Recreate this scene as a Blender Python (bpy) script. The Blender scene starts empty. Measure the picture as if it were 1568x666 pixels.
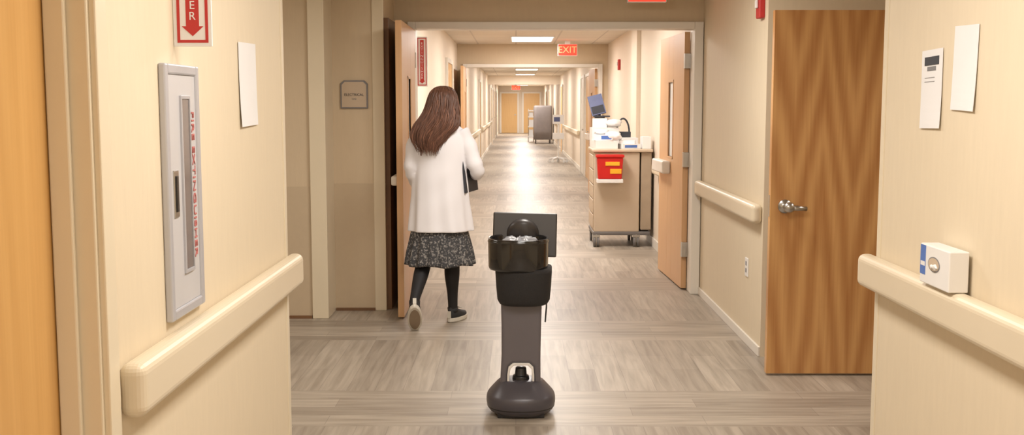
import bpy, bmesh, math, random
from mathutils import Vector, Matrix, Euler
random.seed(4)
C = bpy.context
D = bpy.data
scene = C.scene
try:
    scene.view_settings.view_transform = 'Standard'
    scene.view_settings.look = 'None'
except Exception as e:
    print(e)

# ------------------------------------------------------------------ helpers
def lin(c):
    r = []
    for v in c[:3]:
        v = v / 255.0
        r.append(v / 12.92 if v <= 0.04045 else ((v + 0.055) / 1.055) ** 2.4)
    return (r[0], r[1], r[2], 1.0)

def pm(name, col, rough=0.5, metal=0.0, var=0.05, scale=8, stretch=(1, 1, 1), bump=0.0, bscale=None,
       spec=0.5, coat=0.0, emit=None, estr=0.0, alpha=1.0, trans=0.0):
    m = D.materials.new(name)
    m.use_nodes = True
    nt = m.node_tree
    b = nt.nodes['Principled BSDF']
    c = lin(col)
    tc = nt.nodes.new('ShaderNodeTexCoord')
    mp = nt.nodes.new('ShaderNodeMapping')
    mp.inputs['Scale'].default_value = stretch
    nz = nt.nodes.new('ShaderNodeTexNoise')
    nz.inputs['Scale'].default_value = scale
    nz.inputs['Detail'].default_value = 4
    nt.links.new(tc.outputs['Object'], mp.inputs['Vector'])
    nt.links.new(mp.outputs['Vector'], nz.inputs['Vector'])
    mx = nt.nodes.new('ShaderNodeMix')
    mx.data_type = 'RGBA'
    mx.inputs[6].default_value = tuple(max(0, x * (1 - var * 2)) for x in c[:3]) + (1,)
    mx.inputs[7].default_value = tuple(min(1, x * (1 + var * 2)) for x in c[:3]) + (1,)
    nt.links.new(nz.outputs['Fac'], mx.inputs[0])
    nt.links.new(mx.outputs[2], b.inputs['Base Color'])
    b.inputs['Roughness'].default_value = rough
    b.inputs['Metallic'].default_value = metal
    b.inputs['Specular IOR Level'].default_value = spec
    b.inputs['Coat Weight'].default_value = coat
    b.inputs['Transmission Weight'].default_value = trans
    if emit:
        b.inputs['Emission Color'].default_value = lin(emit)
        b.inputs['Emission Strength'].default_value = estr
    if bump > 0:
        bp = nt.nodes.new('ShaderNodeBump')
        bp.inputs['Strength'].default_value = bump
        bp.inputs['Distance'].default_value = 0.01
        n2 = nt.nodes.new('ShaderNodeTexNoise')
        n2.inputs['Scale'].default_value = bscale or scale * 6
        n2.inputs['Detail'].default_value = 3
        nt.links.new(mp.outputs['Vector'], n2.inputs['Vector'])
        nt.links.new(n2.outputs['Fac'], bp.inputs['Height'])
        nt.links.new(bp.outputs['Normal'], b.inputs['Normal'])
    return m

def N(nt, t, **kw):
    n = nt.nodes.new(t)
    for k, v in kw.items():
        setattr(n, k, v)
    return n

def math_node(nt, op, a, b=None, c=None):
    n = nt.nodes.new('ShaderNodeMath')
    n.operation = op
    for i, v in enumerate((a, b, c)):
        if v is None:
            continue
        if isinstance(v, (int, float)):
            n.inputs[i].default_value = v
        else:
            nt.links.new(v, n.inputs[i])
    return n.outputs[0]

def wood_mat(name, c1, c2, axis='X', period=0.30, rough=0.35, fig=0.22, x0=0.0, ka=17.0, kz=1.15):
    """veneer with book-matched cathedral figure; axis = horizontal axis of the leaf"""
    m = D.materials.new(name)
    m.use_nodes = True
    nt = m.node_tree
    b = nt.nodes['Principled BSDF']
    tc = N(nt, 'ShaderNodeTexCoord')
    sp = N(nt, 'ShaderNodeSeparateXYZ')
    nt.links.new(tc.outputs['Object'], sp.inputs[0])
    h = math_node(nt, 'SUBTRACT', sp.outputs[axis], x0)
    z = sp.outputs['Z']
    a = math_node(nt, 'PINGPONG', h, period / 2)
    mp = N(nt, 'ShaderNodeMapping')
    mp.inputs['Scale'].default_value = (3.0, 3.0, 0.5)
    nt.links.new(tc.outputs['Object'], mp.inputs['Vector'])
    nz = N(nt, 'ShaderNodeTexNoise')
    nz.inputs['Scale'].default_value = 1.3
    nz.inputs['Detail'].default_value = 2
    nt.links.new(mp.outputs['Vector'], nz.inputs['Vector'])
    f = math_node(nt, 'MULTIPLY', a, ka)
    f = math_node(nt, 'MULTIPLY_ADD', z, kz, f)
    f = math_node(nt, 'MULTIPLY_ADD', nz.outputs['Fac'], 2.2, f)
    s = math_node(nt, 'SINE', math_node(nt, 'MULTIPLY', f, 5.0))
    s = math_node(nt, 'MULTIPLY_ADD', s, fig, 0.45)
    mp2 = N(nt, 'ShaderNodeMapping')
    mp2.inputs['Scale'].default_value = (60, 60, 1.5)
    nt.links.new(tc.outputs['Object'], mp2.inputs['Vector'])
    n2 = N(nt, 'ShaderNodeTexNoise')
    n2.inputs['Scale'].default_value = 1.5
    n2.inputs['Detail'].default_value = 5
    nt.links.new(mp2.outputs['Vector'], n2.inputs['Vector'])
    s = math_node(nt, 'MULTIPLY_ADD', n2.outputs['Fac'], 0.6, math_node(nt, 'SUBTRACT', s, 0.25))
    mx = N(nt, 'ShaderNodeMix')
    mx.data_type = 'RGBA'
    mx.inputs[6].default_value = lin(c1)
    mx.inputs[7].default_value = lin(c2)
    nt.links.new(s, mx.inputs[0])
    nt.links.new(mx.outputs[2], b.inputs['Base Color'])
    b.inputs['Roughness'].default_value = rough
    return m

def floor_mat():
    m = D.materials.new('vinyl_plank_floor')
    m.use_nodes = True
    nt = m.node_tree
    b = nt.nodes['Principled BSDF']
    tc = N(nt, 'ShaderNodeTexCoord')
    sp = N(nt, 'ShaderNodeSeparateXYZ')
    nt.links.new(tc.outputs['Object'], sp.inputs[0])
    def planks(u, v):
        cb = N(nt, 'ShaderNodeCombineXYZ')
        nt.links.new(u, cb.inputs[0]); nt.links.new(v, cb.inputs[1])
        br = N(nt, 'ShaderNodeTexBrick')
        br.offset = 0.37
        br.inputs['Scale'].default_value = 1.0
        br.inputs['Brick Width'].default_value = 0.92
        br.inputs['Row Height'].default_value = 0.152
        br.inputs['Mortar Size'].default_value = 0.0012
        br.inputs['Mortar Smooth'].default_value = 0.4
        br.inputs['Color1'].default_value = lin((152, 141, 128))
        br.inputs['Color2'].default_value = lin((176, 165, 151))
        br.inputs['Mortar'].default_value = lin((132, 122, 112))
        nt.links.new(cb.outputs[0], br.inputs['Vector'])
        mp = N(nt, 'ShaderNodeMapping')
        mp.inputs['Scale'].default_value = (1.6, 22, 1)
        nt.links.new(cb.outputs[0], mp.inputs['Vector'])
        nz = N(nt, 'ShaderNodeTexNoise')
        nz.inputs['Scale'].default_value = 1.3
        nz.inputs['Detail'].default_value = 5
        nz.inputs['Distortion'].default_value = 0.6
        nt.links.new(mp.outputs[0], nz.inputs['Vector'])
        mx = N(nt, 'ShaderNodeMix'); mx.data_type = 'RGBA'; mx.blend_type = 'MULTIPLY'
        mx.inputs[0].default_value = 1.0
        rp = N(nt, 'ShaderNodeValToRGB')
        rp.color_ramp.elements[0].position = 0.3
        rp.color_ramp.elements[0].color = (0.72, 0.70, 0.68, 1)
        rp.color_ramp.elements[1].position = 0.65
        rp.color_ramp.elements[1].color = (1.06, 1.06, 1.06, 1)
        nt.links.new(nz.outputs['Fac'], rp.inputs[0])
        nt.links.new(br.outputs['Color'], mx.inputs[6])
        nt.links.new(rp.outputs[0], mx.inputs[7])
        return mx.outputs[2]
    A = planks(sp.outputs['Y'], sp.outputs['X'])
    B_ = planks(sp.outputs['X'], sp.outputs['Y'])
    md = math_node(nt, 'MODULO', math_node(nt, 'SUBTRACT', sp.outputs['Y'], -2.53), 1.88)
    band = math_node(nt, 'LESS_THAN', md, 0.64)
    mx = N(nt, 'ShaderNodeMix'); mx.data_type = 'RGBA'
    nt.links.new(band, mx.inputs[0])
    nt.links.new(A, mx.inputs[6]); nt.links.new(B_, mx.inputs[7])
    nt.links.new(mx.outputs[2], b.inputs['Base Color'])
    b.inputs['Roughness'].default_value = 0.41
    b.inputs['Specular IOR Level'].default_value = 0.5
    return m

def tile_mat():
    m = D.materials.new('ceiling_tile')
    m.use_nodes = True
    nt = m.node_tree
    b = nt.nodes['Principled BSDF']
    tc = N(nt, 'ShaderNodeTexCoord')
    br = N(nt, 'ShaderNodeTexBrick')
    br.offset = 0
    br.inputs['Scale'].default_value = 1
    br.inputs['Brick Width'].default_value = 0.61
    br.inputs['Row Height'].default_value = 0.61
    br.inputs['Mortar Size'].default_value = 0.012
    br.inputs['Color1'].default_value = lin((226, 216, 202))
    br.inputs['Color2'].default_value = lin((222, 212, 198))
    br.inputs['Mortar'].default_value = lin((200, 190, 178))
    nt.links.new(tc.outputs['Object'], br.inputs['Vector'])
    nt.links.new(br.outputs['Color'], b.inputs['Base Color'])
    b.inputs['Roughness'].default_value = 0.9
    return m

class B:
    def __init__(self, name, mats, loc=None):
        self.bm = bmesh.new(); self.name = name
        self.mats = mats if isinstance(mats, (list, tuple)) else [mats]
    def _faces(self, faces, mat, smooth=False):
        for f in faces:
            f.material_index = mat; f.smooth = smooth
    def box(self, x0, x1, y0, y1, z0, z1, mat=0, M=None):
        cs = [(x, y, z) for x in (x0, x1) for y in (y0, y1) for z in (z0, z1)]
        vs = [self.bm.verts.new((M @ Vector(c)) if M else c) for c in cs]
        idx = [(0, 1, 3, 2), (4, 6, 7, 5), (0, 4, 5, 1), (2, 3, 7, 6), (0, 2, 6, 4), (1, 5, 7, 3)]
        fs = [self.bm.faces.new([vs[i] for i in q]) for q in idx]
        self._faces(fs, mat)
        return self
    def loft(self, rings, mat=0, smooth=True, cap=True, closed=True):
        R = [[self.bm.verts.new(p) for p in r] for r in rings]
        fs = []
        n = len(R[0])
        for a, b in zip(R[:-1], R[1:]):
            for i in range(n if closed else n - 1):
                j = (i + 1) % n
                fs.append(self.bm.faces.new((a[i], a[j], b[j], b[i])))
        if cap:
            fs.append(self.bm.faces.new(R[0][::-1])); fs.append(self.bm.faces.new(R[-1]))
        self._faces(fs, mat, smooth)
        return self
    def tube(self, pts, radii, n=14, mat=0, ref=(0, 1, 0), smooth=True):
        pts = [Vector(p) for p in pts]
        ref = Vector(ref)
        rings = []
        for i, p in enumerate(pts):
            t = (pts[min(i + 1, len(pts) - 1)] - pts[max(i - 1, 0)]).normalized()
            s = t.cross(ref)
            if s.length < 1e-3: s = t.cross(Vector((1, 0, 0)))
            s.normalize(); u = s.cross(t).normalized()
            r = radii[i] if isinstance(radii, (list, tuple)) else radii
            if not isinstance(r, (list, tuple)): r = (r, r)
            rings.append([p + s * math.cos(a) * r[0] + u * math.sin(a) * r[1]
                          for a in [2 * math.pi * k / n for k in range(n)]])
        return self.loft(rings, mat, smooth)
    def cyl(self, p0, p1, r, n=24, mat=0, r2=None, smooth=True):
        return self.tube([p0, p1], [r, r if r2 is None else r2], n, mat, ref=(0.13, 0.31, 0.94), smooth=smooth)
    def ell(self, c, r, mat=0, M=None, seg=20, rg=12):
        rings = []
        c = Vector(c)
        for i in range(rg + 1):
            ph = math.pi * (i + 0.02) / (rg + 0.04)
            ring = []
            for k in range(seg):
                a = 2 * math.pi * k / seg
                v = Vector((math.sin(ph) * math.cos(a) * r[0], math.sin(ph) * math.sin(a) * r[1], -math.cos(ph) * r[2]))
                if M: v = M @ v
                ring.append(c + v)
            rings.append(ring)
        return self.loft(rings, mat, True)
    def prism(self, poly, plane, a0, a1, mat=0, smooth=False):
        def P(p, a):
            if plane == 'XZ': return (p[0], a, p[1])
            if plane == 'YZ': return (a, p[0], p[1])
            return (p[0], p[1], a)
        return self.loft([[P(p, a0) for p in poly], [P(p, a1) for p in poly]], mat, smooth)
    def done(self, bevel=0, segs=2, subsurf=0, remesh=0, smoothit=0):
        bmesh.ops.recalc_face_normals(self.bm, faces=self.bm.faces[:])
        me = D.meshes.new(self.name)
        self.bm.to_mesh(me); self.bm.free()
        for m in self.mats: me.materials.append(m)
        o = D.objects.new(self.name, me)
        scene.collection.objects.link(o)
        if remesh:
            md = o.modifiers.new('r', 'REMESH'); md.mode = 'VOXEL'; md.voxel_size = remesh; md.use_smooth_shade = True
        if smoothit:
            md = o.modifiers.new('s', 'SMOOTH'); md.iterations = smoothit; md.factor = 0.5
        if bevel:
            md = o.modifiers.new('b', 'BEVEL'); md.width = bevel; md.segments = segs
            md.limit_method = 'ANGLE'; md.angle_limit = math.radians(40)
        if subsurf:
            md = o.modifiers.new('ss', 'SUBSURF'); md.levels = subsurf; md.render_levels = subsurf
        return o

def group(name, parts, loc):
    e = D.objects.new(name, None)
    e.empty_display_size = 0.1
    e.location = loc
    scene.collection.objects.link(e)
    inv = Matrix.Translation(Vector(loc)).inverted()
    for p in parts:
        p.parent = e
        p.matrix_parent_inverse = inv
    return e

def bake(o):
    C.view_layer.update()
    dg = C.evaluated_depsgraph_get()
    me = D.meshes.new_from_object(o.evaluated_get(dg))
    o.modifiers.clear()
    o.data = me
    return o

def text(s, name, mat, loc, size, rot, ext=0.001, sx=1.0, align='CENTER'):
    cu = D.curves.new(name, 'FONT')
    cu.body = s; cu.size = size; cu.extrude = ext
    cu.align_x = align; cu.align_y = 'CENTER'
    cu.materials.append(mat)
    o = D.objects.new(name, cu)
    scene.collection.objects.link(o)
    o.location = loc; o.rotation_euler = rot; o.scale = (sx, 1, 1)
    return o

def interp(keys, n):
    out = []
    K = [keys[0]] + list(keys) + [keys[-1]]
    segs = len(keys) - 1
    for i in range(n):
        t = i / (n - 1) * segs
        s = min(int(t), segs - 1); f = t - s
        p0, p1, p2, p3 = K[s], K[s + 1], K[s + 2], K[s + 3]
        out.append(tuple(0.5 * ((2 * b) + (-a + c) * f + (2 * a - 5 * b + 4 * c - d) * f * f + (-a + 3 * b - 3 * c + d) * f ** 3)
                         for a, b, c, d in zip(p0, p1, p2, p3)))
    return out

# ------------------------------------------------------------------ materials
M_wall = pm('wall_vinyl_cream', (223, 208, 182), 0.65, var=0.02, scale=40, stretch=(1, 1, 0.15), bump=0.06, bscale=120)
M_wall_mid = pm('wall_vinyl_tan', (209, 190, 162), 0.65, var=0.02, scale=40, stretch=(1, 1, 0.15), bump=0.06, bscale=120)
M_wall_far = pm('wall_paint_pale', (228, 214, 196), 0.6, var=0.015, scale=20)
M_wains = pm('wainscot_panel', (198, 179, 152), 0.55, var=0.02, scale=20)
M_trim = pm('trim_paint_cream', (226, 213, 188), 0.35, var=0.01)
M_trimw = pm('trim_paint_white', (230, 224, 214), 0.4, var=0.01)
M_rail = pm('handrail_vinyl', (221, 207, 182), 0.38, var=0.01)
M_base = pm('baseboard_vinyl', (202, 190, 168), 0.5, var=0.02)
M_floor = floor_mat()
M_ceil = tile_mat()
M_woodX = wood_mat('wood_veneer_maple', (168, 112, 62), (216, 168, 110), 'X', 0.33, x0=1.38, fig=0.27, ka=11.0, kz=1.5)
M_woodY = wood_mat('wood_veneer_honey', (198, 148, 84), (222, 176, 110), 'Y', 0.5, fig=0.1)
M_woodF = wood_mat('wood_veneer_pale', (214, 172, 112), (230, 194, 140), 'X', 0.4, fig=0.1)
M_gapshade_base = wood_mat('gap_shade_and_baseboard_brown', (104, 74, 52), (132, 98, 70), 'Y', 0.2)  # brown baseboard; also paints the shade in the gap beside the left leaf
M_woodpink = pm('wood_laminate_door', (212, 168, 124), 0.4, var=0.05, scale=3, stretch=(20, 20, 1))
M_steel = pm('brushed_steel', (190, 188, 184), 0.28, 1.0, var=0.03)
M_cab = pm('cabinet_silver_paint', (190, 190, 196), 0.35, 0.3, var=0.02)
M_cab2 = pm('cabinet_door_grey', (204, 203, 206), 0.4, 0.15, var=0.02)
M_glassdk = pm('dark_glass', (112, 104, 104), 0.12, 0, var=0.05)
M_red = pm('sign_red', (190, 48, 46), 0.5, var=0.02)
M_redpale = pm('lettering_red_faded', (190, 112, 108), 0.6, var=0.1)
M_white = pm('white_plastic', (234, 232, 230), 0.45, var=0.01)
M_paper = pm('paper_white', (234, 233, 234), 0.8, var=0.01)
M_ink = pm('ink_grey', (130, 128, 130), 0.8)
M_inkdk = pm('ink_dark', (52, 54, 62), 0.7)
M_blue = pm('label_blue', (80, 116, 188), 0.5, var=0.1)
M_black = pm('black_plastic', (28, 27, 29), 0.3, var=0.1)
M_gloss = pm('gloss_black_plastic', (24, 23, 24), 0.12, var=0.05, coat=0.6)
M_fabric = pm('speaker_fabric_black', (36, 35, 37), 0.75, var=0.2, scale=200, bump=0.3, bscale=400)
M_robgrey = pm('robot_grey_plastic', (104, 100, 106), 0.38, 0.1, var=0.03)
M_robbase = pm('robot_base_grey', (78, 75, 82), 0.34, 0.1, var=0.03)
M_robscr = pm('screen_shell_grey', (60, 56, 55), 0.35, var=0.04)
M_bag = pm('plastic_bag_grey', (150, 150, 154), 0.35, var=0.22, scale=30, bump=0.5, bscale=30)
M_cart = pm('cart_beige', (198, 179, 156), 0.5, var=0.02)
M_cartdk = pm('cart_side_tan', (172, 154, 132), 0.6)
M_rubber = pm('caster_rubber', (112, 108, 106), 0.5)
M_redbox = pm('sharps_red', (200, 30, 26), 0.35, var=0.05)
M_yel = pm('label_yellow', (238, 176, 40), 0.5)
M_bluegrey = pm('screen_blue_grey', (84, 92, 132), 0.45, var=0.12)
M_linen = pm('cart_cover_grey', (126, 118, 116), 0.7, var=0.06)
M_exit = pm('exit_sign_lit_red', (230, 40, 30), 0.4, emit=(255, 60, 40), estr=1.6)
M_exitl = pm('exit_letters', (255, 140, 100), 0.4, emit=(255, 130, 80), estr=1.3)
M_lamp = pm('lamp_diffuser', (255, 252, 244), 0.4, emit=(255, 250, 242), estr=2.2)
M_skin = pm('skin', (214, 170, 146), 0.5, var=0.04, scale=12)
M_coat = pm('lab_coat_white', (243, 241, 246), 0.8, var=0.008, scale=3)
M_tights = pm('tights_black', (28, 27, 30), 0.7, var=0.1)
M_shoe = pm('sneaker_canvas_dark', (44, 44, 46), 0.75, var=0.1)
M_sole = pm('sneaker_sole_cream', (212, 206, 194), 0.6, var=0.05)
M_tread = pm('sneaker_tread_brown', (150, 132, 112), 0.7, var=0.1)
M_hair = pm('hair_brown', (98, 66, 52), 0.42, var=0.36, scale=4, stretch=(14, 14, 1.2))
M_hair2 = pm('hair_brown_light', (140, 98, 78), 0.4, var=0.3, scale=4, stretch=(14, 14, 1.2))

def skirt_mat():
    m = D.materials.new('skirt_floral_print')
    m.use_nodes = True
    nt = m.node_tree
    b = nt.nodes['Principled BSDF']
    tc = N(nt, 'ShaderNodeTexCoord')
    v = N(nt, 'ShaderNodeTexNoise'); v.inputs['Scale'].default_value = 75; v.inputs['Detail'].default_value = 2
    nt.links.new(tc.outputs['Object'], v.inputs['Vector'])
    r = N(nt, 'ShaderNodeValToRGB')
    r.color_ramp.elements[0].position = 0.50; r.color_ramp.elements[0].color = lin((64, 64, 67))
    r.color_ramp.elements[1].position = 0.68; r.color_ramp.elements[1].color = lin((156, 152, 148))
    nt.links.new(v.outputs['Fac'], r.inputs[0])
    nt.links.new(r.outputs[0], b.inputs['Base Color'])
    b.inputs['Roughness'].default_value = 0.85
    return m
M_skirt = skirt_mat()

# ------------------------------------------------------------------ room shell
LX, RX = -0.95, 1.49
CH = 2.50
YE = 58.0

B('floor', M_floor).box(-3.6, 4.3, -2.3, YE + 0.4, -0.1, 0).done()
B('ceiling', M_ceil).box(-3.6, 4.3, -2.3, YE + 0.4, CH, CH + 0.1).done()
B('wall_back', M_wall).box(LX - 0.3, RX + 0.3, -2.2, -2.0, 0, CH).done()
b = B('wall_left', [M_wall])
b.box(LX - 0.3, LX, -2.0, 1.39, 0, CH)
b.box(LX - 0.3, LX, 2.43, 4.40, 0, CH)
b.box(LX - 0.3, LX, 1.39, 2.43, 2.10, CH)
b.box(-3.4, LX - 0.3, 4.25, 4.40, 0, CH)
b.done()
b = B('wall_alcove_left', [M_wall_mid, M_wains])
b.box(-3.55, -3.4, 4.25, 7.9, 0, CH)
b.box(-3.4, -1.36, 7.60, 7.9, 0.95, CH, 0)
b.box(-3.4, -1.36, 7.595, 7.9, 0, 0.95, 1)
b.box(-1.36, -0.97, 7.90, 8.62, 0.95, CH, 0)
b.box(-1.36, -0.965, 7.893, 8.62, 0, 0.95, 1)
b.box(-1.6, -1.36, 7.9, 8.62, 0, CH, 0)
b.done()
b = B('trim_1', [M_trim])
b.box(-1.46, -1.345, 7.575, 7.91, 0, CH)
b.box(-1.05, -0.965, 7.885, 7.91, 0, CH)
b.done(0.004)
b = B('gap_shade_strip', [M_gapshade_base])
b.box(-0.99, -0.93, 7.93, 8.58, 0.0, 2.16)  # dark brown panel colours in the shadow between open leaf and wall return
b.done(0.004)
B('baseboard_alcove', M_gapshade_base).box(-3.39, -1.465, 7.575, 7.595, 0, 0.02).box(-1.34, -1.05, 7.875, 7.893, 0, 0.02).done()
def cross_wall(nm, y, x0, x1, M=M_wall):
    b = B(nm, [M])
    b.box(-1.15, x0, y, y + 0.14, 0, CH)
    b.box(x1, 1.7, y, y + 0.14, 0, CH)
    b.box(x0, x1, y, y + 0.14, 2.13, CH)
    b.done()
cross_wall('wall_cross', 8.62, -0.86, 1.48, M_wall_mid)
b = B('door_frame_double', [M_trimw])
b.box(-0.86, -0.80, 8.58, 8.78, 0, 2.18)
b.box(1.415, 1.485, 8.58, 8.78, 0, 2.18)
b.box(-0.80, 1.415, 8.58, 8.78, 2.125, 2.18)
b.done(0.005)
b = B('wall_far_left', [M_wall_far]); b.box(LX - 0.2, LX, 8.76, YE, 0, CH); b.done()
b = B('wall_far_right', [M_wall_far]); b.box(RX, RX + 0.2, 8.76, YE, 0, CH)
b.box(RX - 0.05, RX, 12.9, 13.5, 0, CH)
b.done()
B('wall_end', M_wall_far).box(LX - 0.2, RX + 0.2, YE, YE + 0.2, 0, CH).done()
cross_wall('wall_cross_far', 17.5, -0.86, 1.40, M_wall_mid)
b = B('door_frame_double', [M_trimw])
b.box(-0.86, -0.80, 17.46, 17.66, 0, 2.18); b.box(1.34, 1.40, 17.46, 17.66, 0, 2.18); b.box(-0.8, 1.34, 17.46, 17.66, 2.125, 2.18)
b.done(0.005)
b = B('wall_cross_end', [M_wall_far])
b.box(LX, RX, 36.5, 36.64, 2.2, CH)
b.done()
b = B('wall_right', [M_wall])
b.box(RX, RX + 0.16, -2.0, 4.38, 0, CH)
b.box(RX + 0.16, 4.2, 4.22, 4.38, 0, CH)
b.done()
b = B('wall_right_mid', [M_wall])
b.box(RX, 1.9, 6.42, 8.62, 0, CH)
b.box(1.9, 4.2, 6.42, 6.6, 0, CH)
b.done()
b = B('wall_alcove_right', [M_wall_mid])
b.box(2.36, 2.5, 4.38, 5.03, 0, CH)
b.box(2.36, 2.5, 5.99, 6.42, 0, CH)
b.box(2.36, 2.5, 5.03, 5.99, 2.09, CH)
b.box(4.1, 4.2, 4.38, 6.42, 0, CH)
b.done()

B('baseboard_left', M_base).box(LX, LX + 0.012, 2.49, 4.40, 0, 0.10).done(0.003)
B('baseboard_right', M_trimw).box(RX - 0.014, RX, 6.42, 8.58, 0, 0.06).done(0.003)
B('baseboard_near_right', M_base).box(RX - 0.012, RX, -1.98, 4.38, 0, 0.10).done(0.003)
B('baseboard_far_left', M_trimw).box(LX, LX + 0.014, 8.78, 17.46, 0, 0.10).box(LX, LX + 0.014, 17.66, YE, 0, 0.10).done(0.003)
B('baseboard_far_right', M_trimw).box(RX - 0.014, RX, 8.78, 12.88, 0, 0.10).box(RX - 0.014, RX, 17.66, YE, 0, 0.10).done(0.003)
b = B('trim_3', [M_trim]); b.box(LX - 0.04, LX + 0.004, 4.36, 4.404, 0.05, CH); b.done(0.003)
b = B('trim_4', [M_trim]); b.box(RX - 0.004, RX + 0.04, 4.34, 4.384, 0.05, CH); b.done(0.003)

# ------------------------------------------------------------------ near left door
b = B('door_1', [M_woodY]); b.box(-1.09, -1.045, 1.43, 2.40, 0.01, 2.07)
b.done(0.002)
b = B('trim_5', [M_trim])
b.box(LX - 0.002, LX + 0.016, 2.41, 2.475, 0, 2.16)
b.box(LX - 0.002, LX + 0.016, 1.34, 1.405, 0, 2.16)
b.box(LX - 0.002, LX + 0.016, 1.405, 2.41, 2.085, 2.16)
b.box(-1.14, LX, 2.40, 2.43, 0, 2.10)
b.box(-1.14, LX, 1.39, 1.425, 0, 2.10)
b.box(-1.043, -0.995, 2.385, 2.40, 0, 2.09)
b.done(0.004)

# ------------------------------------------------------------------ handrails
def rail(y0, y1, x0, x1, z0=0.78, z1=0.915, name='handrail'):
    b = B(name, [M_rail])
    b.box(x0, x1, y0, y1, z0, z1)
    return b.done(0.028, 5)
rail(2.49, 4.43, LX, LX + 0.066)
rail(0.6, 4.43, RX - 0.07, RX)
rail(6.44, 8.56, RX - 0.065, RX, 0.81, 0.93)
rail(9.95, 11.2, RX - 0.075, RX, 0.81, 0.93)
rail(13.6, 15.3, RX - 0.075, RX, 0.81, 0.93)
rail(25.0, 33.0, RX - 0.075, RX, 0.81, 0.93)
rail(37.0, 41.5, RX - 0.075, RX, 0.81, 0.93)
rail(10.9, 14.2, LX, LX + 0.075, 0.81, 0.93)
rail(21.0, 27.0, LX, LX + 0.075, 0.81, 0.93)
rail(29.0, 40.0, LX, LX + 0.075, 0.81, 0.93)

# ------------------------------------------------------------------ right open door
body = B('leaf', [M_woodX]).box(1.42, 2.33, 5.96, 6.005, 0.012, 2.045).done(0.002)
hw = B('door_knob', [M_steel])
kx, kz = 1.50, 0.965
hw.cyl((kx, 5.96, kz), (kx, 5.945, kz), 0.038, 32)
hw.cyl((kx, 5.95, kz), (kx, 5.90, kz), 0.014, 20)
hw.ell((kx + 0.008, 5.885, kz), (0.032, 0.024, 0.030))
hw.tube([(kx, 5.895, kz), (kx + 0.05, 5.885, kz - 0.004), (kx + 0.105, 5.89, kz - 0.008)], [0.018, 0.016, 0.013], 14, ref=(0, 0, 1))
hw.cyl((kx, 6.005, kz), (kx, 6.02, kz), 0.036, 32)
hw.cyl((kx, 6.02, kz), (kx, 6.05, kz), 0.012, 20)
hw.ell((kx, 6.06, kz), (0.028, 0.02, 0.028))
hw.box(1.418, 1.4205, 5.97, 5.995, kz - 0.06, kz + 0.06)
hw = hw.done()
hg = B('hinges', [M_steel])
for z in (0.2, 1.05, 1.85): hg.cyl((2.34, 5.975, z), (2.34, 5.975, z + 0.1), 0.012)
hg = hg.done()
group('door_2', [body, hw, hg], (1.88, 5.98, 0))
b = B('trim_6', [M_trim])
b.box(2.345, 2.515, 4.99, 5.035, 0, 2.10); b.box(2.345, 2.515, 5.985, 6.03, 0, 2.10); b.box(2.345, 2.515, 4.99, 6.03, 2.06, 2.12)
b.done(0.004)

# ------------------------------------------------------------------ double egress doors
def leaf_double(name, hx, hy, dirn, ang, wid, M=M_woodpink, face=1):
    Mx = Matrix.Translation((hx, hy, 0)) @ Matrix.Rotation(ang, 4, 'Z')
    t = 0.045
    xa, xb = (-t, 0) if face > 0 else (0, t)
    y0, y1 = (0.0, dirn * wid)
    lo, hi = min(y0, y1), max(y0, y1)
    wy0 = hi - 0.62 if dirn > 0 else lo + 0.42
    wy1 = wy0 + 0.20
    p = B('leaf', [M, M_steel])
    p.box(xa, xb, lo, wy0, 0.012, 2.115, 0, Mx)
    p.box(xa, xb, wy1, hi, 0.012, 2.115, 0, Mx)
    p.box(xa, xb, wy0, wy1, 0.012, 1.08, 0, Mx)
    p.box(xa, xb, wy0, wy1, 1.72, 2.115, 0, Mx)
    p = p.done(0.002)
    g = B('vision_panel', [M_white, M_woodpink])
    g.box(xa + 0.012, xb - 0.012, wy0, wy1, 1.08, 1.72, 0, Mx)
    for (a, c, d, e) in ((wy0 - 0.02, wy0, 1.06, 1.74), (wy1, wy1 + 0.02, 1.06, 1.74), (wy0 - 0.02, wy1 + 0.02, 1.06, 1.08), (wy0 - 0.02, wy1 + 0.02, 1.72, 1.74)):
        g.box(xa - 0.004, xb + 0.004, a, c, d, e, 1, Mx)
    g = g.done(0.001)
    h = B('panic_bar', [M_trimw])
    if face < 0:
        h.box(xa - 0.075, xa, hi - 0.55, hi - 0.03, 0.93, 1.04, 0, Mx)
    else:
        h.box(xa - 0.05, xa, lo + 0.08, hi - 0.15, 0.95, 1.02, 0, Mx)
    h = h.done(0.015, 3)
    k = B('hinges', [M_steel])
    for z in (0.28, 1.02, 1.82):
        k.box(xa - 0.006 if face < 0 else xa, xb if face < 0 else xb + 0.006, -0.03 * dirn - 0.02, -0.03 * dirn + 0.03, z, z + 0.12, 0, Mx)
    k = k.done(0.002)
    return group(name, [p, g, h, k], (hx, hy, 0))
leaf_double('door_3', -0.80, 8.57, -1, 0.0, 1.0, M_woodpink, 1)
leaf_double('door_4', 1.37, 8.80, 1, 0.045, 1.08, M_woodpink, -1)
leaf_double('door_5', -0.80, 17.45, -1, 0.0, 1.0, M_woodpink, 1)
leaf_double('door_6', 1.29, 17.68, 1, 0.03, 1.0, M_woodpink, -1)

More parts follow.
